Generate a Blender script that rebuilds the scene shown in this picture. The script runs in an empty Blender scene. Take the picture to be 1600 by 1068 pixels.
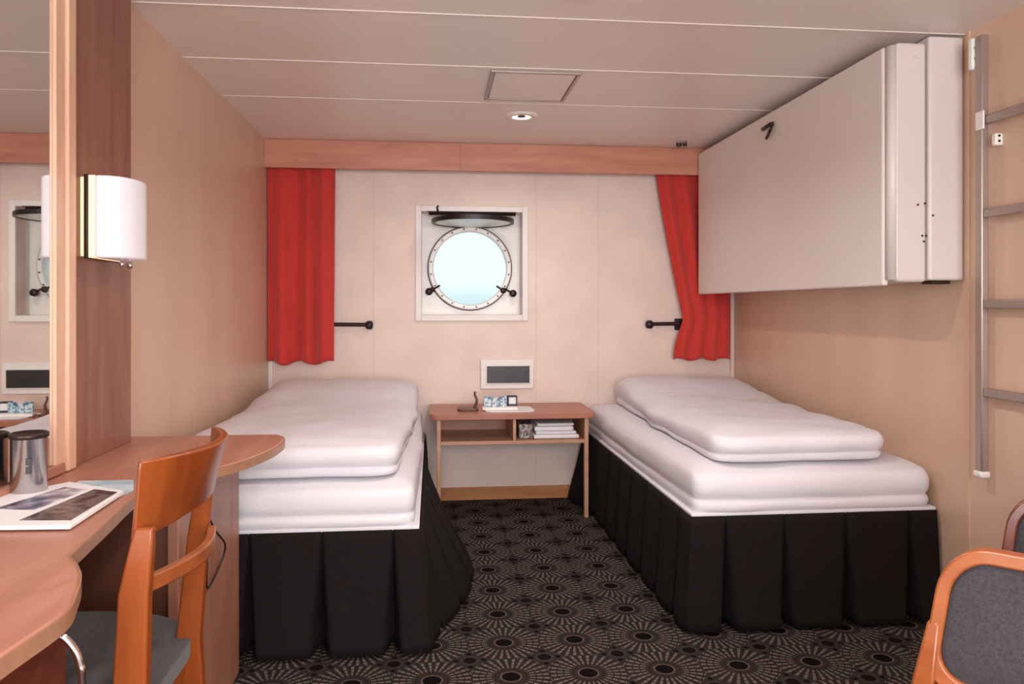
import bpy, bmesh, math, random
from mathutils import Vector, Matrix, noise
random.seed(4)
sc = bpy.context.scene
COL = sc.collection
def lin(c):
    return tuple(((v/255)/12.92 if v/255 <= .04045 else ((v/255+.055)/1.055)**2.4) for v in c) + (1.0,)

# ------------------------------------------------------------------ camera
FPX, HX, HY, CAMH = 1200.0, 675.0, 480.0, 1.14
yaw = math.atan((800-HX)/FPX)
cd = bpy.data.cameras.new('camera'); cam = bpy.data.objects.new('camera', cd); COL.objects.link(cam)
cam.location = (0, 0, CAMH); cam.rotation_euler = (math.pi/2, 0, -yaw)
cd.sensor_width = 36; cd.lens = 36*FPX/1600; cd.shift_y = -(534-HY)/1600; cd.clip_start = .02
sc.camera = cam
sc.view_settings.view_transform = 'Standard'; sc.view_settings.look = 'None'
sc.view_settings.gamma = 1; sc.view_settings.use_curve_mapping = False
sc.view_settings.exposure = 0.0

# ------------------------------------------------------------------ world: bright overcast sky over pale sea
w = bpy.data.worlds.new('overcast'); sc.world = w; w.use_nodes = True
nt = w.node_tree; nt.nodes.clear()
wo = nt.nodes.new('ShaderNodeOutputWorld'); bg = nt.nodes.new('ShaderNodeBackground')
tc = nt.nodes.new('ShaderNodeTexCoord'); sp = nt.nodes.new('ShaderNodeSeparateXYZ'); cr = nt.nodes.new('ShaderNodeValToRGB')
nt.links.new(tc.outputs['Generated'], sp.inputs[0]); nt.links.new(sp.outputs['Z'], cr.inputs[0])
cr.color_ramp.elements[0].position = 0.0; cr.color_ramp.elements[0].color = lin((196, 224, 232))
cr.color_ramp.elements[1].position = 0.03; cr.color_ramp.elements[1].color = lin((236, 246, 248))
nt.links.new(cr.outputs[0], bg.inputs[0]); bg.inputs[1].default_value = 1.12
nt.links.new(bg.outputs[0], wo.inputs[0])

# ------------------------------------------------------------------ lights
def area(name, loc, rot, sx, sy, power, col=(1, .9, .82), shape='RECTANGLE', spread=180):
    l = bpy.data.lights.new(name, 'AREA'); l.shape = shape; l.size = sx; l.size_y = sy
    l.energy = power; l.color = col; l.spread = math.radians(spread)
    o = bpy.data.objects.new(name, l); o.location = loc; o.rotation_euler = rot; COL.objects.link(o); return o
CEIL, XL, XR, YB, YR = 2.087, -.935, 1.84, 4.56, -1.35
# added soft fill from behind the camera, shining through the made-up rear opening
area('doorway_light', (.45, YR-.12, 1.25), (math.radians(90), 0, 0), 1.7, 1.5, 108, (1, .97, .965))
DL = [(.44, 3.77), (.44, 2.235), (.44, .9), (.44, -.5)]   # recessed downlights
for (x, y), p in zip(DL, (4.5, 8.0, 9.0, 7.0)):
    area('downlight_lamp', (x, y, CEIL-.02), (0, 0, 0), .09, .09, p, (1, .92, .86), 'DISK', 150)

# ------------------------------------------------------------------ materials
def newmat(name):
    m = bpy.data.materials.new(name); m.use_nodes = True
    return m, m.node_tree, m.node_tree.nodes['Principled BSDF']
def mat(name, c, rough=.5, metal=0, spec=.5, noise_s=0, amt=.06, bump=0, bump_s=60, stretch=(1, 1, 1), emit=None, es=0, sheen=0, c2=None):
    m, t, b = newmat(name); c = lin(c)
    b.inputs['Base Color'].default_value = c; b.inputs['Roughness'].default_value = rough
    b.inputs['Metallic'].default_value = metal; b.inputs['Specular IOR Level'].default_value = spec
    if sheen: b.inputs['Sheen Weight'].default_value = sheen
    if emit: b.inputs['Emission Color'].default_value = lin(emit); b.inputs['Emission Strength'].default_value = es
    tc = t.nodes.new('ShaderNodeTexCoord'); mp = t.nodes.new('ShaderNodeMapping'); mp.inputs['Scale'].default_value = stretch
    t.links.new(tc.outputs['Object'], mp.inputs[0])
    if noise_s:
        n = t.nodes.new('ShaderNodeTexNoise'); n.inputs['Scale'].default_value = noise_s; n.inputs['Detail'].default_value = 6
        t.links.new(mp.outputs[0], n.inputs[0])
        r = t.nodes.new('ShaderNodeValToRGB'); r.color_ramp.elements[0].position = .3; r.color_ramp.elements[1].position = .7
        a = lin(c2) if c2 else tuple(max(0, v*(1-amt*2)) for v in c[:3])+(1,)
        r.color_ramp.elements[0].color = a; r.color_ramp.elements[1].color = tuple(min(1, v*(1+amt)) for v in c[:3])+(1,)
        t.links.new(n.outputs[0], r.inputs[0]); t.links.new(r.outputs[0], b.inputs['Base Color'])
    if bump:
        n2 = t.nodes.new('ShaderNodeTexNoise'); n2.inputs['Scale'].default_value = bump_s; n2.inputs['Detail'].default_value = 4
        t.links.new(mp.outputs[0], n2.inputs[0]); bp = t.nodes.new('ShaderNodeBump'); bp.inputs['Strength'].default_value = bump
        bp.inputs['Distance'].default_value = .004
        t.links.new(n2.outputs[0], bp.inputs['Height']); t.links.new(bp.outputs[0], b.inputs['Normal'])
    return m
def wood(name, c, c2, axis='z', rough=.38, s=7):
    st = {'x': (.12, 1, 1), 'y': (1, .12, 1), 'z': (1, 1, .12)}[axis]
    st = tuple(v*3.2 for v in st)
    return mat(name, c, rough, noise_s=s, stretch=st, c2=c2, amt=.03, bump=.05, bump_s=20)
M = {}
M['wall_back'] = mat('cream_laminate', (234, 212, 202), .42, noise_s=5, amt=.035, bump=.03, bump_s=30)
M['wall_side'] = mat('tan_laminate', (218, 184, 160), .34, noise_s=4, amt=.04, stretch=(1, 1, .22), bump=.02, bump_s=20)
M['ceiling'] = mat('ceiling_panel', (238, 226, 220), .38, noise_s=2, amt=.02)
M['seam'] = mat('ceiling_seam_strip', (234, 222, 215), .35)
M['panel_dark'] = wood('mahogany_laminate', (152, 102, 82), (132, 82, 66), 'z')
M['desk'] = wood('beech_desk_y', (188, 134, 114), (168, 112, 92), 'y')
M['desk_x'] = wood('beech_desk_x', (190, 128, 100), (168, 104, 78), 'x')
M['desk_z'] = wood('beech_desk_z', (170, 120, 98), (150, 100, 80), 'z')
M['valance'] = wood('beech_valance', (204, 142, 118), (186, 120, 96), 'x')
M['strip'] = wood('pale_beech', (232, 192, 166), (216, 172, 146), 'z')
M['edge'] = mat('desk_edge_band', (166, 122, 96), .4, noise_s=20, amt=.08)
M['table'] = wood('beech_table', (186, 122, 98), (160, 98, 76), 'x')
M['table_pale'] = wood('beech_table_edge', (206, 158, 128), (190, 140, 112), 'x')
M['chair'] = wood('orange_beech', (146, 74, 32), (126, 58, 22), 'z', .3)
M['chair_light'] = wood('orange_beech_light', (160, 90, 48), (140, 72, 36), 'x', .3)
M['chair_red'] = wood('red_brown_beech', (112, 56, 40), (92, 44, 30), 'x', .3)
M['grey_fabric'] = mat('grey_wool', (68, 64, 68), .95, spec=.15, noise_s=190, amt=.16, bump=.5, bump_s=320, sheen=.2)
M['sheet'] = mat('white_sheet', (226, 223, 230), .75, spec=.25, bump=.12, bump_s=14, noise_s=3, amt=.01)
M['skirt'] = mat('black_skirt', (26, 19, 20), .9, spec=.2, bump=.25, bump_s=200, noise_s=40, amt=.1)
M['red'] = mat('red_curtain', (204, 62, 56), .8, spec=.2, noise_s=12, amt=.06, stretch=(1, 1, .2), bump=.15, bump_s=160, sheen=.3)
M['white'] = mat('white_paint', (238, 234, 230), .4)
M['white_gloss'] = mat('white_enamel', (236, 232, 228), .25, bump=.15, bump_s=22)
M['bunk'] = mat('bunk_white', (218, 208, 205), .4, noise_s=2, amt=.02)
M['bunk_face'] = mat('bunk_face_grey', (232, 220, 214), .42, noise_s=2, amt=.02)
M['alu'] = mat('brushed_aluminium', (178, 164, 158), .42, metal=.75)
M['chrome'] = mat('chrome', (215, 212, 212), .12, metal=1)
M['steel'] = mat('brushed_steel', (190, 184, 184), .2, metal=1, bump=.06, bump_s=90, stretch=(1, 1, .1))
M['black'] = mat('black_plastic', (24, 20, 20), .4)
M['darkmetal'] = mat('dark_bronze', (58, 42, 36), .4, metal=.5)
M['screen'] = mat('dark_display', (34, 28, 32), .35, noise_s=30, amt=.3)
M['paper'] = mat('white_paper', (240, 238, 240), .6)
M['brown'] = mat('brown_plastic', (96, 58, 40), .4)
M['base'] = wood('honey_baseboard', (196, 134, 84), (176, 112, 66), 'x')
M['lampplate'] = mat('lamp_plate_cream', (240, 214, 180), .4)
M['cavity2'] = wood('brown_side_laminate', (104, 66, 52), (88, 52, 40), 'z'); M['cavity'] = wood('dark_brown_laminate', (70, 44, 36), (54, 32, 26), 'z')  # kneehole shade painted into both laminate colours, deeper on the modesty panel
m, t, b = newmat('mirror_glass'); b.inputs['Base Color'].default_value = (.80, .80, .78, 1); b.inputs['Metallic'].default_value = 1; b.inputs['Roughness'].default_value = .015; M['mirror'] = m
m, t, b = newmat('window_glass'); b.inputs['Base Color'].default_value = (.95, 1, .99, 1); b.inputs['Transmission Weight'].default_value = 1; b.inputs['Roughness'].default_value = .02; b.inputs['IOR'].default_value = 1.05; M['glass'] = m
m, t, b = newmat('opal_shade'); b.inputs['Base Color'].default_value = lin((224, 222, 230)); b.inputs['Roughness'].default_value = .22
b.inputs['Emission Color'].default_value = lin((255, 244, 240)); b.inputs['Emission Strength'].default_value = .10; M['opal'] = m
m, t, b = newmat('lit_bulb'); b.inputs['Emission Color'].default_value = lin((255, 226, 200)); b.inputs['Emission Strength'].default_value = 1.6; M['bulb'] = m
m, t, b = newmat('lit_lamp_rim'); b.inputs['Base Color'].default_value = lin((250, 225, 190)); b.inputs['Emission Color'].default_value = lin((255, 214, 165)); b.inputs['Emission Strength'].default_value = .75; M['rim'] = m

class NB:                                  # tiny math-node builder
    def __init__(s, t): s.t = t
    def m(s, op, a, b=None, c=None, clamp=False):
        n = s.t.nodes.new('ShaderNodeMath'); n.operation = op; n.use_clamp = clamp
        for i, v in enumerate((a, b, c)):
            if v is None: continue
            if isinstance(v, (int, float)): n.inputs[i].default_value = v
            else: s.t.links.new(v, n.inputs[i])
        return n.outputs[0]
    def band(s, r, lo, hi):
        return s.m('MULTIPLY', s.m('GREATER_THAN', r, lo), s.m('LESS_THAN', r, hi))
    def mix(s, f, a, b):
        n = s.t.nodes.new('ShaderNodeMix'); n.data_type = 'RGBA'
        for sock, v in ((n.inputs[0], f), (n.inputs[6], a), (n.inputs[7], b)):
            if isinstance(v, (int, float)): sock.default_value = v
            elif isinstance(v, tuple): sock.default_value = v
            else: s.t.links.new(v, sock)
        return n.outputs[2]
def carpet():
    m, t, b = newmat('starburst_carpet'); N = NB(t)
    tc = t.nodes.new('ShaderNodeTexCoord'); sp = t.nodes.new('ShaderNodeSeparateXYZ'); t.links.new(tc.outputs['Object'], sp.inputs[0])
    P = .243
    def cell(ox, oy, p=P):
        fx = N.m('SUBTRACT', N.m('WRAP', N.m('ADD', sp.outputs['X'], ox), p, 0.0), p/2)
        fy = N.m('SUBTRACT', N.m('WRAP', N.m('ADD', sp.outputs['Y'], oy), p, 0.0), p/2)
        r = N.m('SQRT', N.m('ADD', N.m('MULTIPLY', fx, fx), N.m('MULTIPLY', fy, fy)))
        return fx, fy, r, N.m('ARCTAN2', fy, fx)
    _, _, r1, a1 = cell(P/2, P/2-2.36+10*P)
    _, _, r2, a2 = cell(0, -2.36+10*P)
    base = N.mix(0, lin((54, 46, 44)), lin((54, 46, 44)))
    rays = N.m('MULTIPLY', N.m('GREATER_THAN', N.m('SINE', N.m('MULTIPLY', a1, 28)), .3), N.band(r1, .054, .128))
    dash = N.m('GREATER_THAN', N.m('SINE', N.m('MULTIPLY', r1, 300)), -.82)
    near = N.m('SUBTRACT', 1, N.band(r2, 0, .046))
    dark_zone = N.m('MULTIPLY', N.band(r1, .045, .13), near)
    c = N.mix(N.m('MULTIPLY', dark_zone, .45), base, lin((34, 29, 29)))
    c = N.mix(N.m('MULTIPLY', N.m('MULTIPLY', rays, dash), near), c, lin((110, 100, 96)))
    c = N.mix(N.band(r1, -1, .034), c, lin((20, 14, 14)))
    c = N.mix(N.band(r1, .029, .034), c, lin((104, 84, 80)))
    c = N.mix(N.band(r2, -1, .021), c, lin((24, 18, 18)))
    c = N.mix(N.band(r2, .025, .028), c, lin((76, 66, 63)))
    for (dx, dy) in ((.045, 0), (-.045, 0), (0, .045), (0, -.045)):
        _, _, r3, _ = cell(dx, dy-2.36+10*P)
        c = N.mix(N.band(r3, -1, .009), c, lin((22, 17, 17)))
    n = t.nodes.new('ShaderNodeTexNoise'); n.inputs['Scale'].default_value = 240; t.links.new(tc.outputs['Object'], n.inputs[0])
    n2 = N.m('ADD', N.m('MULTIPLY', n.outputs[0], .7), .65)
    mul = t.nodes.new('ShaderNodeMix'); mul.data_type = 'RGBA'; mul.blend_type = 'MULTIPLY'; mul.inputs[0].default_value = 1
    t.links.new(c, mul.inputs[6]); t.links.new(n2, mul.inputs[7]); t.links.new(mul.outputs[2], b.inputs['Base Color'])
    b.inputs['Roughness'].default_value = 1; b.inputs['Specular IOR Level'].default_value = .05
    bp = t.nodes.new('ShaderNodeBump'); bp.inputs['Strength'].default_value = .6; bp.inputs['Distance'].default_value = .004
    t.links.new(n.outputs[0], bp.inputs['Height']); t.links.new(bp.outputs[0], b.inputs['Normal'])
    return m
M['carpet'] = carpet()
def photo_cover(name, cols, scale):
    m, t, b = newmat(name); tc = t.nodes.new('ShaderNodeTexCoord'); n = t.nodes.new('ShaderNodeTexNoise')
    n.inputs['Scale'].default_value = scale; n.inputs['Detail'].default_value = 5; t.links.new(tc.outputs['Object'], n.inputs[0])
    r = t.nodes.new('ShaderNodeValToRGB'); t.links.new(n.outputs[0], r.inputs[0])
    el = r.color_ramp.elements; el[0].position = .34; el[0].color = lin(cols[0]); el[1].position = .66; el[1].color = lin(cols[-1])
    for i, c in enumerate(cols[1:-1]):
        e = el.new(.34+.32*(i+1)/(len(cols)-1)); e.color = lin(c)
    t.links.new(r.outputs[0], b.inputs['Base Color']); b.inputs['Roughness'].default_value = .3
    return m
M['photo1'] = photo_cover('dark_photo_print', [(30, 26, 34), (66, 54, 56), (120, 108, 112), (60, 48, 46)], 26)
M['photo2'] = photo_cover('blue_grey_photo_print', [(58, 54, 86), (140, 138, 158), (230, 228, 236)], 20)
M['sky_print'] = photo_cover('pale_blue_print', [(150, 192, 214), (188, 216, 228), (220, 236, 242)], 12)
M['blue_print'] = photo_cover('blue_white_print', [(50, 92, 128), (128, 172, 196), (234, 240, 244), (88, 128, 160)], 38)
M['pattern'] = photo_cover('grey_pattern_print', [(60, 52, 50), (150, 138, 132), (214, 206, 200)], 60)

# ------------------------------------------------------------------ mesh helpers
WLOC = {}
def obj(name, bm, m, parent=None, smooth=False, bevel=0, seg=2, local=False):
    me = bpy.data.meshes.new(name); bmesh.ops.recalc_face_normals(bm, faces=bm.faces)
    if parent is not None and not local: bmesh.ops.translate(bm, verts=bm.verts, vec=-WLOC.get(parent.name, Vector()))
    bm.to_mesh(me); bm.free(); me.materials.append(m)
    if smooth:
        for p in me.polygons: p.use_smooth = True
    o = bpy.data.objects.new(name, me); COL.objects.link(o)
    if parent is not None: o.parent = parent
    WLOC[o.name] = WLOC.get(parent.name, Vector()) if parent is not None else Vector()
    if bevel:
        md = o.modifiers.new('bevel', 'BEVEL'); md.width = bevel; md.segments = seg; md.limit_method = 'ANGLE'; md.angle_limit = math.radians(40)
        for p in me.polygons: p.use_smooth = True
        me.set_sharp_from_angle(angle=math.radians(50)) if hasattr(me, 'set_sharp_from_angle') else None
    return o
def thing(name, label, cat, loc=(0, 0, 0), group=None):
    o = bpy.data.objects.new(name, None); COL.objects.link(o); o.location = loc; o.empty_display_size = .05
    o['label'] = label; o['category'] = cat
    if group: o['group'] = group
    WLOC[o.name] = Vector(loc); return o
def tag(o, label, cat, group=None):
    o['label'] = label; o['category'] = cat
    if group: o['group'] = group
    return o
def struct(name, bm, m, **k):
    o = obj(name, bm, m, **k); o['kind'] = 'structure'; return o
def B(): return bmesh.new()
def box(bm, x0, x1, y0, y1, z0, z1):
    vs = [bm.verts.new((x, y, z)) for x in (x0, x1) for y in (y0, y1) for z in (z0, z1)]
    for f in ((0, 1, 3, 2), (4, 6, 7, 5), (0, 4, 5, 1), (2, 3, 7, 6), (0, 2, 6, 4), (1, 5, 7, 3)): bm.faces.new([vs[i] for i in f])
    return vs
def bx(*a):
    bm = B(); box(bm, *a); return bm
def prism(bm, pts, z0, z1):
    a = [bm.verts.new((x, y, z0)) for x, y in pts]; b = [bm.verts.new((x, y, z1)) for x, y in pts]
    bm.faces.new(a[::-1]); bm.faces.new(b); n = len(pts)
    for i in range(n): bm.faces.new((a[i], a[(i+1) % n], b[(i+1) % n], b[i]))
def tube(bm, path, r, n=10, caps=True):
    path = [Vector(p) for p in path]; rings = []; up = None
    for i, p in enumerate(path):
        d = ((path[i+1]-p) if i == 0 else (p-path[i-1]) if i == len(path)-1 else (path[i+1]-path[i-1])).normalized()
        if up is None: up = Vector((0, 0, 1)) if abs(d.z) < .9 else Vector((1, 0, 0))
        a = d.cross(up).normalized(); bb = a.cross(d).normalized(); up = bb
        rr = r[i] if isinstance(r, (list, tuple)) else r
        rings.append([bm.verts.new(p+a*rr*math.cos(2*math.pi*k/n)+bb*rr*math.sin(2*math.pi*k/n)) for k in range(n)])
    for i in range(len(rings)-1):
        for k in range(n): bm.faces.new((rings[i][k], rings[i][(k+1) % n], rings[i+1][(k+1) % n], rings[i+1][k]))
    if caps: bm.faces.new(rings[0][::-1]); bm.faces.new(rings[-1])
def lathe(bm, prof, c, axis='z', n=40):
    c = Vector(c); rings = []
    for r, h in prof:
        ring = []
        for k in range(n):
            a = 2*math.pi*k/n; u, v = r*math.cos(a), r*math.sin(a)
            ring.append(bm.verts.new(c+(Vector((u, v, h)) if axis == 'z' else Vector((u, h, v)) if axis == 'y' else Vector((h, u, v)))))
        rings.append(ring)
    for i in range(len(rings)-1):
        for k in range(n): bm.faces.new((rings[i][k], rings[i][(k+1) % n], rings[i+1][(k+1) % n], rings[i+1][k]))
    return rings
def cyl(bm, r, h0, h1, c, axis='z', n=32):
    rg = lathe(bm, [(r, h0), (r, h1)], c, axis, n); bm.faces.new(rg[0][::-1]); bm.faces.new(rg[1])
def ringsolid(bm, r0, r1, h0, h1, c, axis='z', n=40):
    rg = lathe(bm, [(r0, h0), (r1, h0), (r1, h1), (r0, h1)], c, axis, n)
    for k in range(n): bm.faces.new((rg[3][k], rg[3][(k+1) % n], rg[0][(k+1) % n], rg[0][k]))
def smoothpts(pts, n=6, closed=False):
    P = [Vector(p) for p in pts]; out = []; L = len(P)
    rng = range(L if closed else L-1)
    for i in rng:
        p1, p2 = P[i], P[(i+1) % L]
        p0 = P[(i-1) % L] if closed or i > 0 else p1; p3 = P[(i+2) % L] if closed or i < L-2 else p2
        for k in range(n):
            t = k/n
            out.append(.5*((2*p1)+(p2-p0)*t+(2*p0-5*p1+4*p2-p3)*t*t+(3*p1-p0-3*p2+p3)*t**3))
    if not closed: out.append(P[-1])
    return out

# ================================================================== SETTING
struct('floor', bx(XL-.1, XR+.1, YR-.1, YB+.1, -.05, 0), M['carpet'])
# ceiling with raised light seam strips between the panels
struct('ceiling', bx(XL-.1, XR+.1, YR-.1, YB+.1, CEIL, CEIL+.06), M['ceiling'])
for i, y in enumerate((3.02, 2.49, 1.96, 1.43, .9, .37, -.16)):
    struct('trim_%d' % (i+10), bx(XL, XR, y-.004, y+.004, CEIL-.0025, CEIL), M['seam'])
struct('trim_8', bx(XL, XR, 3.545, 3.549, CEIL-.0015, CEIL), M['ceiling'])
struct('wall_left', bx(XL-.1, XL, YR, YB, 0, CEIL), M['wall_side'])
struct('wall_right', bx(XR, XR+.1, YR, YB, 0, CEIL), M['wall_side'])
# unseen rear wall, its wide opening added to let the fill light in
bm = B(); box(bm, XL, -.45, YR-.1, YR, 0, CEIL); box(bm, 1.35, XR, YR-.1, YR, 0, CEIL); box(bm, -.45, 1.35, YR-.1, YR, 2.03, CEIL)
struct('wall_rear', bm, M['wall_side'])
# back wall with square porthole recess
WX0, WX1, WZ0, WZ1 = -.062, .536, 1.095, 1.705
RY = 4.70
bm = B()
box(bm, XL, WX0, YB, YB+.1, 0, CEIL); box(bm, WX1, XR, YB, YB+.1, 0, CEIL)
box(bm, WX0, WX1, YB, YB+.1, 0, WZ0); box(bm, WX0, WX1, YB, YB+.1, WZ1, CEIL)
struct('wall_back', bm, M['wall_back'])
for i, x in enumerate((-.34, .62, 1.0)):
    struct('trim_%d' % (i+20), bx(x-.0015, x+.0015, YB-.0012, YB, .1, 1.95), mat('joint_strip', (216, 193, 181), .5))
struct('trim_1', bx(XL, XL+.022, YB-.022, YB, 0, 1.95), M['white'])
struct('trim_2', bx(XR-.02, XR, YB-.02, YB, 0, 1.95), M['wall_back'])
struct('baseboard_back', bx(XL, XR, YB-.018, YB, 0, .075), M['base'], bevel=.004)
struct('baseboard_right', bx(XR-.014, XR, YR, YB-.02, 0, .075), M['base'], bevel=.004)
# wall panel joints on the side walls
struct('trim_33', bx(XR-.004, XR, 2.462, 2.474, .1, CEIL), M['wall_side'])
# valance
struct('trim_4', bx(XL, 1.66, 4.42, 4.445, 1.925, CEIL-.004), M['valance'], bevel=.002)
struct('trim_5', bx(XL, 1.66, 4.43, YB, CEIL-.004, CEIL), M['valance'])
struct('trim_6', bx(.16, .163, 4.4195, 4.421, 1.925, CEIL-.004), M['panel_dark'])

# porthole window
bm = B(); t_ = .035
for a in ((WX0-t_, WX0, WZ0-t_, WZ1+t_), (WX1, WX1+t_, WZ0-t_, WZ1+t_), (WX0, WX1, WZ0-t_, WZ0), (WX0, WX1, WZ1, WZ1+t_)):
    box(bm, a[0], a[1], YB-.014, YB+.002, a[2], a[3])
win = struct('window_1', bm, M['white'], bevel=.003)
win['label'] = 'white square frame around the round porthole'
bm = B()   # recess lining
box(bm, WX0-.02, WX0, YB+.1, RY+.06, WZ0-.02, WZ1+.02); box(bm, WX1, WX1+.02, YB+.1, RY+.06, WZ0-.02, WZ1+.02)
box(bm, WX0-.02, WX1+.02, YB+.1, RY+.06, WZ0-.02, WZ0); box(bm, WX0-.02, WX1+.02, YB+.1, RY+.06, WZ1, WZ1+.02)
obj('recess_lining', bm, M['white_gloss'], win)
PC = (.230, 1.378); PR = .222
# hull plate with round hole
bm = B(); per = []
angs = sorted([2*math.pi*k/64 for k in range(64)]+[math.atan2(zz-PC[1], xx-PC[0]) % (2*math.pi) for xx in (WX0, WX1) for zz in (WZ0, WZ1)]); n = len(angs)
for a in angs:
    dx, dz = math.cos(a), math.sin(a)
    s = min((WX1-PC[0])/dx if dx > 1e-6 else 9, (WX0-PC[0])/dx if dx < -1e-6 else 9, (WZ1-PC[1])/dz if dz > 1e-6 else 9, (WZ0-PC[1])/dz if dz < -1e-6 else 9)
    per.append((PC[0]+dx*s, PC[1]+dz*s, PC[0]+dx*(PR+.004), PC[1]+dz*(PR+.004)))
for y in (RY, RY+.02):
    pass
A = [bm.verts.new((p[0], RY, p[1])) for p in per]; Bq = [bm.verts.new((p[2], RY, p[3])) for p in per]
Cq = [bm.verts.new((p[2], RY+.06, p[3])) for p in per]; Dq = [bm.verts.new((p[0], RY+.06, p[1])) for p in per]
for R0, R1 in ((A, Bq), (Bq, Cq), (Cq, Dq)):
    for k in range(n): bm.faces.new((R0[k], R0[(k+1) % n], R1[(k+1) % n], R1[k]))
obj('hull_plate', bm, M['white_gloss'], win)
bm = B(); ringsolid(bm, PR, PR+.03, -.035, 0, (PC[0], RY, PC[1]), 'y', 64)
obj('porthole_ring', bm, M['white_gloss'], win, bevel=.006)
bm = B(); ringsolid(bm, PR+.030, PR+.037, -.018, 0, (PC[0], RY, PC[1]), 'y', 64)
obj('gasket', bm, M['darkmetal'], win)
bm = B()
for k in range(20):
    a = 2*math.pi*(k+.5)/20
    cyl(bm, .005, -.041, -.034, (PC[0]+(PR+.016)*math.cos(a), RY, PC[1]+(PR+.016)*math.sin(a)), 'y', 8)
obj('ring_bolts', bm, M['darkmetal'], win)
bm = B(); cyl(bm, PR, .012, .022, (PC[0], RY, PC[1]), 'y', 64); obj('pane', bm, M['glass'], win)
# porthole storm cover hinged up in the recess, seen nearly edge-on
tilt = math.radians(-.5)
dl = obj('storm_cover', B(), M['black'], win)
bm = B(); ringsolid(bm, .218, .238, -.012, .012, (0, 0, 0), 'z', 56)
bmesh.ops.rotate(bm, verts=bm.verts, cent=(0, 0, 0), matrix=Matrix.Rotation(tilt, 3, 'X'))
bmesh.ops.translate(bm, verts=bm.verts, vec=(.236, 4.452, 1.637))
bm.to_mesh(dl.data); bm.free()
bm = B(); cyl(bm, .2185, -.009, .004, (0, 0, 0), 'z', 56)
bmesh.ops.rotate(bm, verts=bm.verts, cent=(0, 0, 0), matrix=Matrix.Rotation(tilt, 3, 'X'))
bmesh.ops.translate(bm, verts=bm.verts, vec=(.236, 4.452, 1.637)); obj('cover_plate', bm, M['white_gloss'], dl)
bm = B(); tube(bm, [(-.02, YB+.03, 1.698), (.50, YB+.03, 1.698)], .010); obj('hinge_rod', bm, M['darkmetal'], win, smooth=True)
bm = B(); tube(bm, [(-.03, YB-.01, 1.706), (.50, YB-.01, 1.706)], .004); obj('hook_rail', bm, M['darkmetal'], win, smooth=True)
bm = B(); tube(bm, [(.035, YB-.015, 1.706), (.03, YB-.02, 1.73), (.038, YB-.02, 1.738)], .006); obj('hook', bm, M['darkmetal'], win, smooth=True)
for (x, z, r) in ((-.018, 1.235, .022), (.003, 1.247, .016), (.432, 1.243, .018), (.492, 1.225, .022)):
    bm = B(); lathe(bm, [(0, -.055), (r*.8, -.055), (r, -.048), (r, -.03), (r*.45, -.024), (r*.45, 0)], (x, RY, z), 'y', 16)
    tube(bm, [(x, RY-.03, z), (x+(PC[0]-x)*.2, RY-.036, z+(PC[1]-z)*.2)], .006)
    obj('clamp_knob', bm, M['darkmetal'], win, smooth=True)

# ================================================================== CEILING ITEMS
t = thing('ceiling_hatch', 'square access hatch with slim raised frame in the ceiling, above the downlight nearest the porthole', 'hatch', (.42, 3.25, CEIL))
bm = B(); hx0, hx1, hy0, hy1 = .235, .60, 3.05, 3.47
for a in ((hx0, hx1, hy0, hy0+.014), (hx0, hx1, hy1-.014, hy1), (hx0, hx0+.014, hy0+.014, hy1-.014), (hx1-.014, hx1, hy0+.014, hy1-.014)):
    box(bm, a[0], a[1], a[2], a[3], CEIL-.010, CEIL)
obj('frame', bm, M['alu'], t, bevel=.002)
obj('panel', bx(hx0+.018, hx1-.018, hy0+.022, hy1-.018, CEIL-.007, CEIL), M['ceiling'], t, bevel=.002)
def downlight(x, y, label):
    t = thing('recessed_downlight', label, 'ceiling light', (x, y, CEIL), None)
    bm = B(); rg = lathe(bm, [(.045, 0), (.05, -.010), (.078, -.008), (.084, 0)], (x, y, CEIL), 'z', 36); obj('trim_ring', bm, M['white'], t, smooth=True)
    bm = B(); rg = lathe(bm, [(.047, -.008), (.034, -.003), (.02, -.002)], (x, y, CEIL), 'z', 36); obj('reflector', bm, M['bulb'], t, smooth=True)
    bm = B(); cyl(bm, .02, -.006, -.001, (x, y, CEIL), 'z', 20); obj('bulb', bm, M['darkmetal'], t)
downlight(DL[0][0], DL[0][1], 'round white recessed downlight in the ceiling between the hatch and the wooden valance')
downlight(DL[1][0], DL[1][1], 'round ceiling downlight cut by the top edge of the photo')
t = thing('sprinkler_head', 'small dark sprinkler head in the ceiling close to the valance and the folded bunk', 'sprinkler', (1.42, 4.27, CEIL))
bm = B(); lathe(bm, [(.0, -.012), (.03, -.010), (.034, 0)], (1.42, 4.27, CEIL), 'z', 20); obj('cover_plate', bm, M['alu'], t, smooth=True)
bm = B(); cyl(bm, .016, -.026, -.010, (1.405, 4.27, CEIL), 'z', 12); cyl(bm, .012, -.024, -.010, (1.44, 4.27, CEIL), 'z', 12); obj('nozzle', bm, M['darkmetal'], t)

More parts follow.
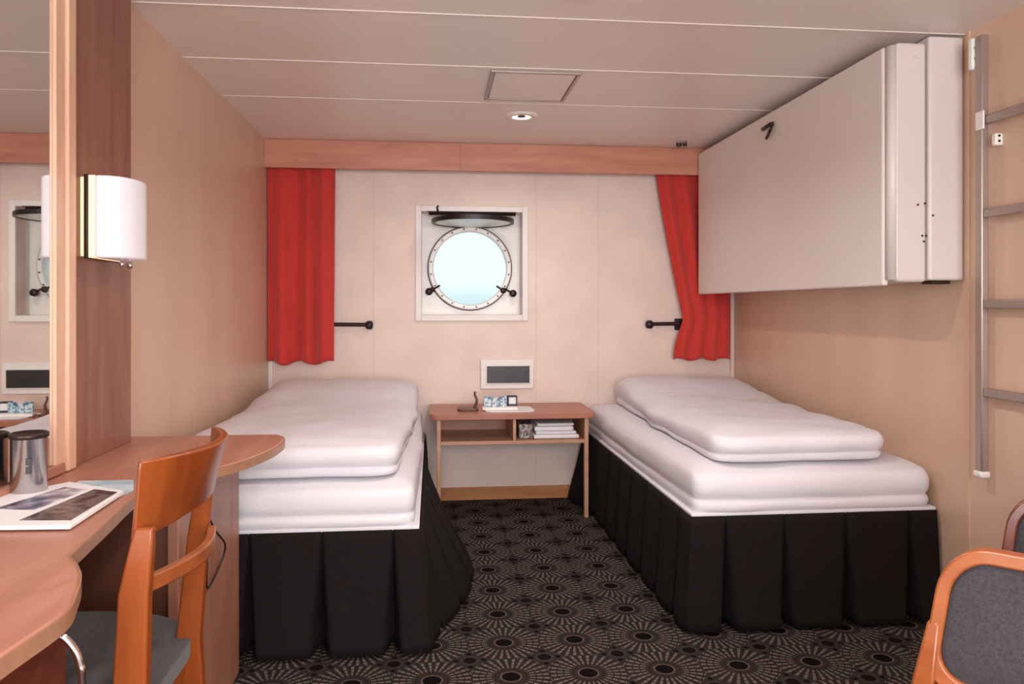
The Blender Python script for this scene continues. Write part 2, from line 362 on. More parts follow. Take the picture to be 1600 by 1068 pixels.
# ================================================================== CURTAINS
def curtain(name, label, fn, nu, nv, thick=.004):
    bm = B(); V = [[bm.verts.new(fn(i/nu, j/nv)) for i in range(nu+1)] for j in range(nv+1)]
    for j in range(nv):
        for i in range(nu): bm.faces.new((V[j][i], V[j][i+1], V[j+1][i+1], V[j+1][i]))
    o = obj(name, bm, M['red'], smooth=True); md = o.modifiers.new('s', 'SOLIDIFY'); md.thickness = thick
    return tag(o, label, 'curtain')
def cl(u, v):   # v 0 top .. 1 bottom
    x = XL+.005+(.375-.008*v)*u
    w = (math.sin(u*math.pi*2*3.1+.9*math.sin(u*9))*.5+.5)
    amp = .036+.012*v
    y = 4.488+amp*(w-.5)+.003*math.sin(u*46)*(1-v)+.006*noise.noise(Vector((u*5, v*4, 0)))
    x += .006*noise.noise(Vector((u*4, v*3, 5)))*v
    z = 1.975-(1.975-.822-.012*math.sin(u*14+1)*1)*v
    return (x, y, z)
curtain('curtain', 'straight red curtain hanging at the left end of the porthole wall', cl, 110, 40)
def cr_(u, v):
    z = 1.975-(1.975-.826)*v
    k = min(1, v/.79)
    left = 1.335+.165*(k**1.15) if v < .79 else 1.50-.058*math.sin(min(1, (v-.79)/.21)*math.pi/2)
    right = 1.80
    x = left+(right-left)*u
    pin = math.exp(-((v-.79)/.14)**2)
    amp = .030*(1-.45*pin)
    y = 4.49+amp*(math.sin(u*2*math.pi*(4.2)+.8*math.sin(u*7)+(1-v)*.8)*.5)+.004*math.sin(u*50)*pin*(1-u)
    y += -.01*pin*(1-u)
    z += .008*math.sin(u*16)*v
    return (x, y, z)
curtain('curtain', 'red curtain tied back behind the folded bunk at the right end of the porthole wall', cr_, 110, 46)

# ================================================================== READING LAMPS
def reading(x0, x1, z, label):
    d = 1 if x1 > x0 else -1
    t = thing('reading_lamp', label, 'reading lamp', (x0, YB, z))
    bm = B(); box(bm, min(x0, x0-.0*d)-.03, x0+.03, YB-.012, YB, z-.035, z+.035); obj('wall_plate', bm, M['black'], t, bevel=.004)
    bm = B(); tube(bm, [(x0, YB-.01, z+.004), (x0, YB-.022, z+.004)], .010); tube(bm, smoothpts([(x0, YB-.022, z+.004), (x0+.05*d, YB-.022, z+.004), (x1, YB-.026, z+.002)]), .0115, 12); obj('arm', bm, M['darkmetal'], t, smooth=True)
    bm = B(); lathe(bm, [(0, -.02), (.016, -.02), (.024, -.01), (.026, .012), (.018, .022), (0, .022)], (x1, YB-.03, z), 'x', 20); obj('lamp_head', bm, M['black'], t, smooth=True)
    return t
reading(-.60, -.365, 1.037, 'dark swing-arm reading lamp sticking out from under the left curtain')
reading(1.50, 1.305, 1.037, 'dark swing-arm reading lamp sticking out left of the tied-back curtain')

# ================================================================== BEDS
def wr(x, y, s=1): return noise.noise(Vector((x*4, y*4, s)))*.6+noise.noise(Vector((x*11, y*7, s+3)))*.3
def soft_slab(bm, quad, z0, hfun, rad, prof, nb=30, rings=16, seed=0, namp=.008):
    """quad: 4 corners (front-left, front-right, back-right, back-left); prof: list of (outset, zfrac) from the rim downwards"""
    Q = [Vector((x, y)) for x, y in quad]; c = sum(Q, Vector((0, 0)))/4
    per = []
    for e in range(4):
        a, b_, nx = Q[e], Q[(e+1) % 4], Q[(e+2) % 4]
        d1 = (b_-a).normalized(); d2 = (nx-b_).normalized()
        L = (b_-a).length
        for k in range(nb): per.append(a+d1*(rad+(L-2*rad)*k/(nb-1)))
        p0 = b_-d1*rad; p2 = b_+d2*rad
        for k in range(1, 7):
            t = k/7; per.append((1-t)**2*p0+2*t*(1-t)*b_+t*t*p2)
    n = len(per)
    per = [p+(p-c).normalized()*namp*noise.noise(Vector((p.x*5, p.y*5, seed))) for p in per]
    R = []
    for r in range(1, rings+1):
        f = r/rings; f = 1-(1-f)**1.7
        ring = []
        for p in per:
            q = c+(p-c)*f; ring.append(bm.verts.new((q.x, q.y, z0+hfun(q.x, q.y, f))))
        R.append(ring)
    cv = bm.verts.new((c.x, c.y, z0+hfun(c.x, c.y, 0)))
    for k in range(n): bm.faces.new((cv, R[0][k], R[0][(k+1) % n]))
    for (out, zf) in prof:
        ring = []
        for p in per:
            q = p+(p-c).normalized()*(out+.004*noise.noise(Vector((p.x*6, p.y*6, seed+zf*6))))
            ring.append(bm.verts.new((q.x, q.y, z0+hfun(p.x, p.y, 1)*zf)))
        R.append(ring)
    for i in range(len(R)-1):
        for k in range(n): bm.faces.new((R[i][k], R[i][(k+1) % n], R[i+1][(k+1) % n], R[i+1][k]))
    bm.faces.new(R[-1][::-1])
def skirt_mesh(path, ztop, flare, period, nz=14, phase=0):
    """path: list of (x,y, outward normal) corner-to-corner polyline; pleated and flared towards the floor"""
    pts = []
    for a, b_ in zip(path[:-1], path[1:]):
        a, b_ = Vector(a), Vector(b_); L = (b_-a).length; k = int(L/.006)
        nrm = Vector(((b_-a).y, -(b_-a).x)).normalized()
        for i in range(k): pts.append([a+(b_-a)*i/k, nrm.copy()])
    pts.append([Vector(path[-1]), nrm.copy()])
    # smooth the normals round corners
    for _ in range(14):
        ns = [pts[max(0, i-1)][1]+pts[i][1]+pts[min(len(pts)-1, i+1)][1] for i in range(len(pts))]
        for i, v in enumerate(ns): pts[i][1] = v.normalized()
    bm = B(); rows = []; s = 0; S = [0]
    for i in range(1, len(pts)): s += (pts[i][0]-pts[i-1][0]).length; S.append(s)
    for j in range(nz+1):
        v = j/nz; row = []
        for i, (p, nr) in enumerate(pts):
            ph = (S[i]/period+phase+.12*noise.noise(Vector((S[i]*2, 3, 0))))
            q = abs(math.sin(math.pi*ph))
            scal = min(1, q/(.10+.38*v))**.8
            fl = flare(S[i]/s)
            o = .006+v*fl*(.25+.75*scal)+.0*v - (1-scal)*.085*min(1, .15+v*1.2)
            o += .006*v*noise.noise(Vector((S[i]*9, v*3, 7)))
            z = ztop-(ztop-.012-.012*(1-scal))*v
            row.append(bm.verts.new((p.x+nr.x*o, p.y+nr.y*o, z)))
        rows.append(row)
    for j in range(nz):
        for i in range(len(pts)-1): bm.faces.new((rows[j][i], rows[j][i+1], rows[j+1][i+1], rows[j+1][i]))
    return bm
def bed(x0, x1, y0, label, side, flare, phase, mattop):
    t = thing('single_bed', label, 'bed', ((x0+x1)/2, y0, 0))
    y1 = YB-.045; ZT = .405
    ins = .05
    obj('bed_base', bx(x0+ins, x1-ins, y0+ins, y1-.01, .03, ZT-.02), M['black'], t)
    if side == 'R':   # aisle on its left (-x): foot corner right, then foot corner left, then head
        path = [(x1-.004, y0), (x0, y0), (x0, y1-.02)]
    else:
        path = [(x0+.004, y0), (x1, y0), (x1, y1-.02)]
    # outward normal must point away from the bed: walk so that (dy,-dx) points out
    if side == 'R': path = path[::-1]; fl = lambda u: flare(1-u)
    else: fl = flare
    def ccw(p):  # polygon walk direction check
        return p
    bm = skirt_mesh(path, ZT, fl, .225, phase=phase)
    o = obj('bed_skirt', bm, M['skirt'], t, smooth=True); md = o.modifiers.new('s', 'SOLIDIFY'); md.thickness = .004
    bm = B(); box(bm, x0-.003, x1+(.003 if side == 'L' else -.002), y0-.004, y1-.01, ZT-.004, ZT+.010); obj('skirt_piping', bm, M['sheet'], t, bevel=.004)
    bm = B()
    hm = mattop-ZT
    def h(x, y, f):
        return hm*(1-.16*max(0, (f-.86)/.14)**2)+.006*wr(x, y, 2)
    quad = [(x0+.02, y0+.012), (x1-.02, y0+.012), (x1-.02, y1), (x0+.02, y1)]
    soft_slab(bm, quad, ZT, h, .06, [(.013, .92), (.020, .8), (.022, .62), (.019, .48), (.012, .40), (.011, .36), (.017, .31), (.020, .2), (.014, .08), (.004, .03)], seed=3 if side == 'R' else 8, namp=.006)
    o = obj('mattress', bm, M['sheet'], t, smooth=True)
    return t
bed(XL+.005, -.045, 2.575, 'left single bed with white linen and a black pleated skirt, foot behind the desk end', 'L',
    lambda u: .045 if u < .33 else (.045+.17*math.sin(min(1, (u-.33)/.50)*math.pi) if u < .83 else .03), .5, .562)
bed(.912, XR-.012, 2.625, 'right single bed with white linen and a black pleated skirt, under the folded bunk', 'R',
    lambda u: .035 if u < .862 else .035+.5*(u-.862), .15, .574)
def duvet(quad, z0, label, seed, th, head, head_w, xw):
    bm = B(); y0 = min(q[1] for q in quad); y1 = max(q[1] for q in quad)
    def h(x, y, f):
        v = (y-y0)/(y1-y0)
        base = th*(1-.10*math.sin(v*math.pi))
        hump = head*(1/(1+math.exp(-(v-.70)*16)))
        edge = max(0, (f-.55)/.45)
        sag = 1-.24*edge**3
        k = 0
        if v > .9: k = .25*((v-.9)/.1)**2
        return (base+hump)*sag*(1-k)+.013*wr(x, y, seed)+.004*noise.noise(Vector((x*3, y*16, seed)))
    soft_slab(bm, quad, z0, h, .075, [(.012, .94), (.023, .84), (.027, .70), (.025, .55), (.017, .42), (.006, .34), (.004, .31), (.011, .26), (.014, .15), (.006, .05), (-.01, .0)], nb=36, rings=26, seed=seed, namp=.022)
    o = obj('folded_duvet', bm, M['sheet'], smooth=True)
    return tag(o, label, 'duvet')
duvet([(-.875, 2.64), (-.125, 2.64), (-.085, 4.45), (-.86, 4.45)], .566, 'folded white duvet with pillow under it on the left bed', 11, .138, .055, .5, 0)
duvet([(1.020, 2.69), (1.665, 2.69), (1.785, 4.45), (1.08, 4.45)], .578, 'folded white duvet with pillow under it on the right bed', 23, .128, .05, .5, 0)

# ================================================================== BEDSIDE TABLE
tx0, tx1, ty0, ty1, tz = -.015, .885, 4.075, 4.535, .572
t = thing('bedside_table', 'low wooden table with open shelves between the two beds under the porthole', 'table', ((tx0+tx1)/2, 4.3, 0))
def rrect(x0, x1, y0, y1, r, n=6, corners=(1, 1, 1, 1)):
    out = []
    for (cx, cy, a0, on) in ((x1-r, y0+r, -90, corners[0]), (x1-r, y1-r, 0, corners[1]), (x0+r, y1-r, 90, corners[2]), (x0+r, y0+r, 180, corners[3])):
        if on:
            for k in range(n+1):
                a = math.radians(a0+90*k/n); out.append((cx+r*math.cos(a), cy+r*math.sin(a)))
        else:
            a = math.radians(a0+45); out.append((cx+r*(1 if math.cos(a) > 0 else -1), cy+r*(1 if math.sin(a) > 0 else -1)))
    return out
bm = B(); prism(bm, rrect(tx0, tx1, ty0, ty1, .05, 6, (1, 0, 0, 1)), tz-.03, tz); obj('tabletop', bm, M['table'], t, bevel=.003)
for x in (tx0+.04, tx1-.062):
    obj('side_panel', bx(x+.002, x+.020, ty0+.055, ty1-.04, .405, tz-.03), M['table_pale'], t, bevel=.002)
    for y in (ty0+.025,):
        obj('leg', bx(x, x+.022, y, y+.03, 0, tz-.03), M['table_pale'], t, bevel=.003)
obj('shelf', bx(tx0+.062, tx1-.062, ty0+.03, ty1-.01, .405, .425), M['table_pale'], t, bevel=.002)
obj('divider', bx(.433, .450, ty0+.03, ty1-.01, .425, tz-.03), M['table_pale'], t, bevel=.002)
obj('back_panel', bx(tx0+.062, tx1-.062, ty1-.03, ty1-.012, .425, tz-.03), M['table'], t)
# things in the shelf
bm = B(); z = .426
tw = thing('towel_stack', 'pile of folded white papers and towels on the right shelf of the bedside table', 'towels', (.66, 4.25, z))
prev = z
for i, (a, b_, c, d) in enumerate(((.55, .80, 4.13, 4.40), (.56, .785, 4.13, 4.40), (.555, .77, 4.14, 4.40), (.57, .775, 4.15, 4.40))):
    zz = prev+.0005; hh = (.022, .018, .024, .015)[i]
    bm = B(); box(bm, a, b_, c, d, zz, zz+hh); obj('folded_towel', bm, M['paper'], tw, bevel=.008, seg=3); prev = zz+hh
bm = B(); box(bm, .472, .545, 4.15, 4.3, .4255, .505); box(bm, .478, .54, 4.14, 4.15, .430, .470)
tag(obj('patterned_box', bm, M['pattern'], bevel=.004), 'small grey patterned packet left of the white pile on the table shelf', 'packet')
# things on top
tag(obj('paper_mat', (lambda b_: (prism(b_, rrect(.29, .56, 4.13, 4.36, .05, 6), tz+.0005, tz+.004), b_)[1])(B()), M['paper'], bevel=.001), 'white paper mat on the bedside table top', 'mat')
lt = thing('leaflet_stand', 'blue and white printed leaflets standing in a low holder on the bedside table', 'leaflets', (.38, 4.28, tz+.004))
bm = B(); box(bm, .275, .47, 4.20, 4.25, tz+.004, tz+.020); obj('holder', bm, M['white'], lt, bevel=.003)
for i, (a, b_, hgt) in enumerate(((.285, .325, .060), (.33, .37, .052), (.375, .41, .058))):
    bm = B(); box(bm, a, b_, 4.222+.004*i, 4.232+.004*i, tz+.018, tz+.018+hgt); obj('leaflet', bm, M['blue_print'], lt, bevel=.001)
bxo = thing('small_cube_box', 'small dark-edged box with a white face beside the blue leaflets', 'box', (.44, 4.26, tz+.004))
bm = B(); box(bm, .418, .474, 4.262, 4.30, tz+.0045, tz+.075); obj('body', bm, mat('navy_card', (44, 52, 70), .5), bxo, bevel=.003)
bm = B(); box(bm, .427, .465, 4.260, 4.2625, tz+.03, tz+.066); obj('front_label', bm, M['paper'], bxo)
ph = thing('handset_cradle', 'small dark brown cradle with an upright stem on the left of the bedside table', 'cradle', (.20, 4.3, tz))
bm = B(); prism(bm, rrect(.14, .255, 4.2, 4.32, .02), tz+.0005, tz+.014); obj('tray', bm, M['brown'], ph, bevel=.003)
bm = B(); tube(bm, smoothpts([(.235, 4.27, tz+.01), (.248, 4.27, tz+.05), (.236, 4.27, tz+.085), (.24, 4.27, tz+.10)]), [.008]*7+[.006]*12, 8); obj('stem', bm, M['brown'], ph, smooth=True)

# wall panel (radio / alarm display)
wp = thing('wall_display', 'white wall panel with a dark rectangular display above the bedside table', 'display panel', (.445, YB, .745))
obj('casing', bx(.285, .605, YB-.02, YB-.0005, .655, .832), M['white'], wp, bevel=.006)
obj('bezel', bx(.315, .585, YB-.026, YB-.020, .685, .800), M['white'], wp, bevel=.002)
obj('display', bx(.323, .577, YB-.029, YB-.0255, .692, .792), M['screen'], wp, bevel=.001)

# ================================================================== FOLDED UPPER BUNK
bk = thing('folded_bunk', 'white upper bunk folded up against the right wall over the right bed', 'bunk', (1.7, 3.5, 1.22))
def rprism(x0, x1, z0, z1, y0, y1, r, cs=(1, 1, 1, 1)):
    bm = B(); pts = rrect(x0, x1, z0, z1, r, 6, cs)
    a = [bm.verts.new((p[0], y0, p[1])) for p in pts]; b_ = [bm.verts.new((p[0], y1, p[1])) for p in pts]
    bm.faces.new(a); bm.faces.new(b_[::-1]); n = len(pts)
    for i in range(n): bm.faces.new((a[i], a[(i+1) % n], b_[(i+1) % n], b_[i]))
    return bm
BE = 2.49
obj('bed_tray', rprism(1.588, 1.704, 1.228, 2.056, BE+.008, 4.395, .022, (0, 0, 1, 1)), M['bunk'], bk, bevel=.01, seg=3)
obj('front_panel', bx(1.567, 1.590, BE+.045, 4.408, 1.216, 2.050), M['bunk_face'], bk, bevel=.009, seg=3)
obj('wall_box', bx(1.709, XR-.002, BE, 4.395, 1.234, 2.079), M['bunk'], bk, bevel=.009, seg=3)
bm = B(); tube(bm, [(1.590, BE+.028, 1.236), (1.590, BE+.028, 2.045)], .020, 18); obj('corner_rail', bm, M['bunk'], bk, smooth=True)
bm = B(); cyl(bm, .022, -.003, .0, (1.672, BE+.008, 2.022), 'y', 24); obj('hinge_cover', bm, M['bunk'], bk)
obj('latch', (lambda q: (tube(q, [(1.562, 3.50, 1.985), (1.552, 3.48, 1.980), (1.552, 3.40, 1.985), (1.562, 3.39, 1.985)], .009, 8),
      tube(q, smoothpts([(1.556, 3.39, 1.98), (1.548, 3.392, 1.955), (1.556, 3.45, 1.93)]), .007, 8), q)[2])(B()), M['darkmetal'], bk, smooth=True)
for (x, z) in ((1.672, 1.495), (1.698, 1.500), (1.722, 1.458), (1.688, 1.388), (1.702, 1.388), (1.694, 1.368)):
    bm = B(); yy = BE+.008 if x < 1.706 else BE
    cyl(bm, .0038, -.002, .0, (x, yy, z), 'y', 10); obj('screw', bm, M['darkmetal'], bk)
obj('lower_catch', (lambda q: (box(q, 1.74, 1.81, BE+.03, BE+.09, 1.222, 1.234), q)[1])(B()), M['darkmetal'], bk, bevel=.003)

# ================================================================== LADDER
ld = thing('bunk_ladder', 'grey metal ladder hung flat on the right wall beside the folded bunk', 'ladder', (1.80, 2.15, .585))
LY = 2.342
obj('rail', bx(1.790, 1.815, LY, LY+.032, .60, 2.035), M['alu'], ld, bevel=.004)
obj('rail', bx(1.790, 1.815, LY-.40, LY-.368, .60, 2.035), M['alu'], ld, bevel=.004)
for z in (1.752, 1.447, 1.151, .862):
    bm = B(); box(bm, 1.794, 1.812, LY-.368, LY, z-.015, z+.015); obj('rung', bm, M['alu'], ld, bevel=.005)
for y in (LY, LY-.40):
    bm = B(); box(bm, 1.784, 1.821, y-.004, y+.036, .58, .602); obj('foot_cap', bm, M['white'], ld, bevel=.006)
obj('top_bracket', bx(1.782, 1.806, LY+.034, LY+.056, 1.93, 2.035), M['white'], ld, bevel=.006)
for z in (2.0, 1.965):
    bm = B(); cyl(bm, .006, -.004, 0, (1.794, LY+.035, z), 'y', 10); obj('screw', bm, M['alu'], ld)
obj('rung_cap', bx(1.784, 1.791, LY-.014, LY+.022, 1.722, 1.782), M['white'], ld, bevel=.002)
hk = thing('ladder_hook', 'small white plastic hook on the right wall below the top ladder rung', 'hook', (XR, LY-.02, 1.70))
bm = B(); box(bm, XR-.028, XR-.0, LY-.035, LY-.014, 1.665, 1.705); obj('clip', bm, M['white'], hk, bevel=.005)
for z in (1.695, 1.678):
    bm = B(); cyl(bm, .004, -.003, 0, (XR-.016, LY-.035, z), 'y', 8); obj('screw', bm, M['darkmetal'], hk)

# ================================================================== MIRROR + PIER + SCONCE
mi = thing('wall_mirror', 'tall wall mirror with pale wooden side stiles above the desk', 'mirror', (XL, 1.5, .75))
obj('glass', bx(XL, XL+.047, -.6, 1.908, .770, CEIL-.002), M['mirror'], mi)
obj('stile', bx(XL, XL+.055, 1.910, 1.952, .744, CEIL-.002), M['strip'], mi, bevel=.002)
obj('stile', bx(XL, XL+.063, 1.955, 1.997, .744, CEIL-.002), M['strip'], mi, bevel=.004)
obj('sill', bx(XL, XL+.060, -.6, 1.946, .744, .768), M['desk'], mi, bevel=.003)
struct('trim_7', bx(XL, XL+.047, 1.999, 2.384, .742, CEIL-.001), M['panel_dark'], bevel=.002)
sn = thing('wall_sconce', 'white half-round wall lamp beside the mirror', 'wall lamp', (XL+.047, 2.14, 1.37))
sy0, sy1, sz0, sz1 = 2.045, 2.240, 1.266, 1.476
X0 = XL+.047
obj('wall_plate', bx(X0, X0+.012, sy0+.005, sy1-.005, sz0+.004, sz1-.004), M['rim'], sn, bevel=.003)
obj('bracket', bx(X0+.012, X0+.022, sy0-.003, sy1+.003, sz0-.002, sz1+.002), M['darkmetal'], sn, bevel=.002)
obj('inner_plate', bx(X0+.022, X0+.038, sy0, sy1, sz0, sz1), M['rim'], sn, bevel=.002)
bm = B(); pts = []
for k in range(25):
    a = math.pi*k/24; pts.append((X0+.038+.083*math.sin(a)**.75, (sy0+sy1)/2-.10*math.cos(a)))
prism(bm, pts, sz0, sz1); obj('lamp_shade', bm, M['opal'], sn, bevel=.006, seg=3)
for y in (2.135, 2.19):
    bm = B(); lathe(bm, [(0, -.022), (.006, -.02), (.007, -.01), (.004, 0)], (X0+.07, y, sz0), 'z', 12); obj('pull_knob', bm, M['chrome'], sn, smooth=True)
area('sconce_lamp', (X0+.13, 2.14, 1.37), (0, math.radians(-90), 0), .15, .2, .5, (1, .86, .7))

# ================================================================== DESK
DZ = .742
dk = thing('built_in_desk', 'long built-in wooden desk with a curved top along the left wall under the mirror', 'desk', (-.7, 1.5, 0))
edge = smoothpts([(-.60, -.60), (-.56, .10), (-.515, .60), (-.500, .84), (-.490, .95), (-.480, 1.06), (-.500, 1.14), (-.525, 1.21), (-.555, 1.265)], 6)
edge += smoothpts([(-.583, 1.305), (-.605, 1.50), (-.628, 1.70), (-.618, 1.83), (-.560, 1.94), (-.495, 2.06), (-.452, 2.22), (-.445, 2.37), (-.462, 2.445)], 6)
outline = [(XL+.002, -.60)]+[(p.x, p.y) for p in edge]+[(-.478, 2.468), (-.51, 2.478), (XL+.002, 2.478)]
bm = B(); prism(bm, outline, DZ-.0285, DZ); obj('desktop', bm, M['desk'], dk, bevel=.003)
# edge band following the front edge
bm = B(); epts = [(p.x, p.y) for p in edge]+[(-.478, 2.468)]
def off(i, d):
    a = Vector(epts[max(0, i-1)]); b_ = Vector(epts[min(len(epts)-1, i+1)]); t = (b_-a).normalized(); return Vector(epts[i])+Vector((t.y, -t.x))*d
Ra = [[bm.verts.new((*off(i, d), z)) for (d, z) in ((-.002, DZ-.026), (.0035, DZ-.026), (.0035, DZ-.003), (-.002, DZ-.003))] for i in range(len(epts))]
for i in range(len(Ra)-1):
    for k in range(4): bm.faces.new((Ra[i][k], Ra[i][(k+1) % 4], Ra[i+1][(k+1) % 4], Ra[i+1][k]))
obj('edge_band', bm, M['edge'], dk)
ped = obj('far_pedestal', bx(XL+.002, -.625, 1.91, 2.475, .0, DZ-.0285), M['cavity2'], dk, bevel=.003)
obj('side_panel', bx(-.625, -.600, 1.90, 2.477, .0, DZ-.0285), M['desk_z'], dk, bevel=.002)
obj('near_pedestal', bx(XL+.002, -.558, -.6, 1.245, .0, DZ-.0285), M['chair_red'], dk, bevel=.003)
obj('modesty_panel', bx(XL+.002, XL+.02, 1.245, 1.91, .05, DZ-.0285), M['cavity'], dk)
bm = B(); tube(bm, smoothpts([(-.505, 1.06, DZ-.03), (-.483, 1.06, .711), (-.466, 1.06, .692), (-.459, 1.06, .672), (-.456, 1.06, .645), (-.456, 1.06, .50), (-.456, 1.06, .01)], 8), .005, 12); obj('curved_leg', bm, M['chrome'], dk, smooth=True)
# cable loop
tag(obj('power_cable', (lambda q: (tube(q, smoothpts([(-.597, 2.08, .71), (-.592, 2.09, .62), (-.585, 2.15, .54), (-.570, 2.20, .48), (-.585, 2.18, .42), (-.590, 2.10, .40), (-.588, 2.09, .48), (-.592, 2.08, .58), (-.597, 2.06, .71)], 8), .0028, 8), q)[1])(B()), M['black'], smooth=True), 'thin black cable loop hanging on the desk side panel behind the chair', 'cable')

# desk items
cn = thing('steel_canister', 'shiny steel canister with dark rim standing on the desk against the mirror', 'canister', (-.848, 1.722, DZ))
cx, cy = -.848, 1.722
bm = B(); rg = lathe(bm, [(.0, 0), (.032, 0), (.034, .004), (.034, .124), (.036, .126)], (cx, cy, DZ+.0005), 'z', 40); obj('body', bm, M['steel'], cn, smooth=True)
bm = B(); rg = lathe(bm, [(.0345, .122), (.0372, .124), (.0372, .132), (.033, .134), (.028, .128), (0, .127)], (cx, cy, DZ+.0005), 'z', 40); obj('rim', bm, M['darkmetal'], cn, smooth=True)
bm = B()
for dz_, hh in ((.052, .014), (.070, .014)):
    a0 = math.atan2(-.9, .42)
    pts = []
    for k in range(5):
        a = a0-.16+.32*k/4; pts.append((cx+.0346*math.cos(a), cy+.0346*math.sin(a)))
    for k in range(4, -1, -1):
        a = a0-.16+.32*k/4; pts.append((cx+.0338*math.cos(a), cy+.0338*math.sin(a)))
    prism(bm, pts, DZ+dz_, DZ+dz_+hh)
obj('badge', bm, M['black'], cn)
def quadprism(bm, pts, z0, z1): prism(bm, pts, z0, z1)
bl = thing('pale_blue_leaflet', 'pale blue leaflet lying under the magazine on the desk', 'leaflet', (-.72, 1.8, DZ))
bm = B(); prism(bm, [(-.655, 1.66), (-.645, 1.745), (-.68, 1.84), (-.80, 1.845), (-.79, 1.70)], DZ+.0005, DZ+.003); obj('sheet', bm, M['sky_print'], bl)
mg = thing('magazine', 'white magazine with dark photo cover lying on the desk', 'magazine', (-.75, 1.65, DZ))
A_, B_, C_, D_ = Vector((-.640, 1.440)), Vector((-.648, 1.700)), Vector((-.868, 1.83)), Vector((-.905, 1.485))
bm = B(); prism(bm, [tuple(A_), tuple(B_), tuple((-.800, 1.80)), (-.905, 1.66), (-.915, 1.455)], DZ+.0035, DZ+.011); obj('pages', bm, M['paper'], mg, bevel=.001)
def P2(u, v):   # u across toward wall, v along depth
    a = A_.lerp(B_, v); b_ = Vector((-.905, 1.455)).lerp(Vector((-.80, 1.79)), v); return tuple(a.lerp(b_, u))
def cover(u0, u1, v0, v1, m, nm):
    bm = B(); prism(bm, [P2(u0, v0), P2(u0, v1), P2(u1, v1), P2(u1, v0)], DZ+.0112, DZ+.0118); obj(nm, bm, m, mg)
cover(.05, .42, .12, .93, M['photo1'], 'dark_photo'); cover(.50, .86, .36, .90, M['photo2'], 'blue_grey_photo')

# ================================================================== DESK CHAIR
ch = thing('desk_chair', 'orange wooden desk chair with grey seat pushed up to the desk', 'chair', (-.65, 1.4, 0))
def board(fn, nu, nv, th):
    bm = B(); F = []
    for s in (0, 1):
        F.append([[None]*(nu+1) for _ in range(nv+1)])
    for j in range(nv+1):
        for i in range(nu+1):
            p = Vector(fn(i/nu, j/nv)); e = 1e-3
            pu = Vector(fn(min(1, i/nu+e), j/nv))-Vector(fn(max(0, i/nu-e), j/nv)); pv = Vector(fn(i/nu, min(1, j/nv+e)))-Vector(fn(i/nu, max(0, j/nv-e)))
            n = pu.cross(pv).normalized()
            F[0][j][i] = bm.verts.new(p+n*th/2); F[1][j][i] = bm.verts.new(p-n*th/2)
    for s in (0, 1):
        for j in range(nv):
            for i in range(nu): bm.faces.new((F[s][j][i], F[s][j][i+1], F[s][j+1][i+1], F[s][j+1][i]))
    for j in range(nv):
        for i in (0, nu): bm.faces.new((F[0][j][i], F[0][j+1][i], F[1][j+1][i], F[1][j][i]))
    for i in range(nu):
        for j in (0, nv): bm.faces.new((F[0][j][i], F[0][j][i+1], F[1][j][i+1], F[1][j][i]))
    return bm
def backrest(u, v):   # u 0 near .. 1 far, v 0 top .. 1 bottom
    y = 1.243+.345*u
    bulge = (.064*(1-.45*v))*math.sin(math.pi*min(1, max(0, u*1.0)))**.8
    x = -.452+.018*u+bulge-.010*v
    z = .902-.125*v-.012*v*math.sin(math.pi*u)*-1
    return (x, y, z)
obj('backrest', board(backrest, 28, 8, .014), M['chair'], ch, bevel=.003)
def rail(u, v):
    y = 1.25+.335*u; x = -.455+.018*u+.034*math.sin(math.pi*u)
    return (x, y, .716-.026*v-.01*u)
obj('back_rail', board(rail, 24, 2, .016), M['chair_light'], ch, bevel=.003)
def post(path, wx, wy, nm, m):
    bm = B(); rings = []
    for (x, y, z), k in path:
        rings.append([bm.verts.new((x+sx*wx*k/2, y+sy*wy*k/2, z)) for sx, sy in ((-1, -1), (1, -1), (1, 1), (-1, 1))])
    for i in range(len(rings)-1):
        for k in range(4): bm.faces.new((rings[i][k], rings[i][(k+1) % 4], rings[i+1][(k+1) % 4], rings[i+1][k]))
    bm.faces.new(rings[0]); bm.faces.new(rings[-1][::-1]); obj(nm, bm, m, ch, bevel=.004)
post([((-.442, 1.243, .80), .60), ((-.445, 1.242, .775), .74), ((-.455, 1.238, .70), .98), ((-.462, 1.235, .48), 1.12), ((-.45, 1.232, .25), 1.0), ((-.43, 1.228, 0), .8)], .046, .026, 'leg', M['chair'])
post([((-.444, 1.592, .80), .62), ((-.452, 1.597, .775), .80), ((-.465, 1.600, .70), .9), ((-.485, 1.602, .48), 1.1), ((-.47, 1.605, .25), 1.0), ((-.45, 1.610, 0), .8)], .042, .024, 'leg', M['chair'])
post([((-.86, 1.305, .43), 1), ((-.865, 1.300, 0), .75)], .04, .035, 'leg', M['chair'])
post([((-.86, 1.680, .43), 1), ((-.865, 1.685, 0), .75)], .04, .035, 'leg', M['chair'])
seatpts = smoothpts([(-.47, 1.285), (-.475, 1.445), (-.48, 1.595), (-.52, 1.670), (-.64, 1.740), (-.84, 1.750), (-.885, 1.685), (-.89, 1.385), (-.85, 1.300), (-.65, 1.285), (-.5, 1.270)], 5, True)
bm = B(); prism(bm, [(p.x, p.y) for p in seatpts], .445, .482); obj('seat', bm, M['grey_fabric'], ch, bevel=.012, seg=4)
bm = B(); cc = Vector((-.68, 1.505)); prism(bm, [tuple(cc+(Vector((p.x, p.y))-cc)*.95) for p in seatpts], .405, .446); obj('seat_frame', bm, M['chair'], ch, bevel=.003)

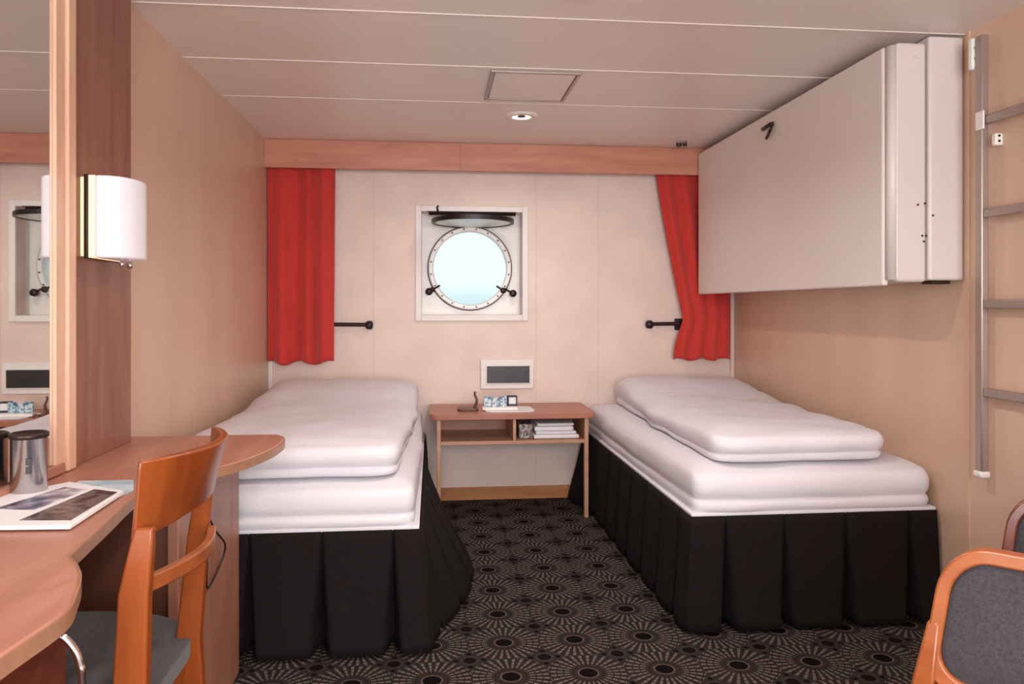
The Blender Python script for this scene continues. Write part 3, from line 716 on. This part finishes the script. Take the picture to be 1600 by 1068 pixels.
# ================================================================== ARMCHAIRS (right)
def armchair(label, wood_m, loc, rot):
    t = bpy.data.objects.new('armchair', None); COL.objects.link(t); t['label'] = label; t['category'] = 'chair'; t['group'] = 'upholstered chairs at the right edge'
    WLOC[t.name] = Vector()
    # local: backrest in the XZ plane at y=0, seat towards -y
    W = .54; z0, z1 = .484, .73
    cor = rrect(-W/2, W/2, z0, z1, .06, 8)
    def frame_ring(ins, r): return rrect(-W/2+ins, W/2-ins, z0+ins, z1-ins, r, 8)
    o_, i_ = frame_ring(0, .075), frame_ring(.024, .055)
    def yb(x, z): return .03*(1-(x/(W/2))**2)+(z-.5)*.16
    tp = lambda P: [(x*(1-.12*(z-z0)/(z1-z0)), z) for x, z in P]
    o_, i_ = tp(o_), tp(i_)
    bm = B(); n = len(o_)
    R = []
    for pts, yo in ((o_, -.014), (i_, -.014), (i_, .014), (o_, .014)):
        R.append([bm.verts.new((x, yb(x, z)+yo, z)) for x, z in pts])
    for a in range(4):
        for k in range(n): bm.faces.new((R[a][k], R[a][(k+1) % n], R[(a+1) % 4][(k+1) % n], R[(a+1) % 4][k]))
    obj('back_frame', bm, wood_m, t, bevel=.004, local=True)
    bm = B(); F = []
    c = Vector((0, (z0+z1)/2))
    for sgn in (-1, 1):
        rings = []
        for f in (1, .96, .88, .7, .45, .2):
            rings.append([bm.verts.new((c.x+(x-c.x)*f, yb(x*f, z)+sgn*(.006+.012*(1-f**6)), c.y+(z-c.y)*f)) for x, z in i_])
        for a in range(5):
            for k in range(n): bm.faces.new((rings[a][k], rings[a][(k+1) % n], rings[a+1][(k+1) % n], rings[a+1][k]))
        bm.faces.new(rings[-1]); F.append(rings[0])
    for k in range(n): bm.faces.new((F[0][k], F[0][(k+1) % n], F[1][(k+1) % n], F[1][k]))
    obj('back_cushion', bm, M['grey_fabric'], t, smooth=True, local=True)
    def lg(path, w):
        bm = B(); rings = []
        for (x, y, z), k in path: rings.append([bm.verts.new((x+a*w*k/2, y+b_*w*k/2, z)) for a, b_ in ((-1, -1), (1, -1), (1, 1), (-1, 1))])
        for i in range(len(rings)-1):
            for k in range(4): bm.faces.new((rings[i][k], rings[i][(k+1) % 4], rings[i+1][(k+1) % 4], rings[i+1][k]))
        bm.faces.new(rings[0]); bm.faces.new(rings[-1][::-1]); obj('leg', bm, wood_m, t, bevel=.004, local=True)
    for s in (-1, 1):
        lg([((s*(W/2-.022), yb(W/2, .60), .60), .7), ((s*(W/2-.010), yb(W/2, .5), .5), 1.2), ((s*(W/2+.006), 0, .40), 1.3), ((s*(W/2+.02), .03, 0), .8)], .028)
        lg([((s*(W/2-.03), -.44, .41), 1.3), ((s*(W/2-.01), -.47, 0), .9)], .030)
        bm = B(); box(bm, s*(W/2-.012)-.011, s*(W/2-.012)+.011, -.45, .0, .37, .41); obj('side_rail', bm, wood_m, t, bevel=.003, local=True)
    bm = B(); prism(bm, rrect(-W/2+.025, W/2-.025, -.47, -.01, .05, 6), .39, .46); obj('seat', bm, M['grey_fabric'], t, bevel=.02, seg=4, local=True)
    t.location = loc; t.rotation_euler = (0, 0, rot)
    return t
armchair('armchair with orange wooden frame and grey padded back, nearest at the lower right corner', M['chair_light'], (1.02, 1.05, 0), math.radians(-47))
armchair('grey padded chair with red-brown frame behind the orange framed one, at the right edge', M['chair_red'], (1.435, 1.40, 0), math.radians(-42))
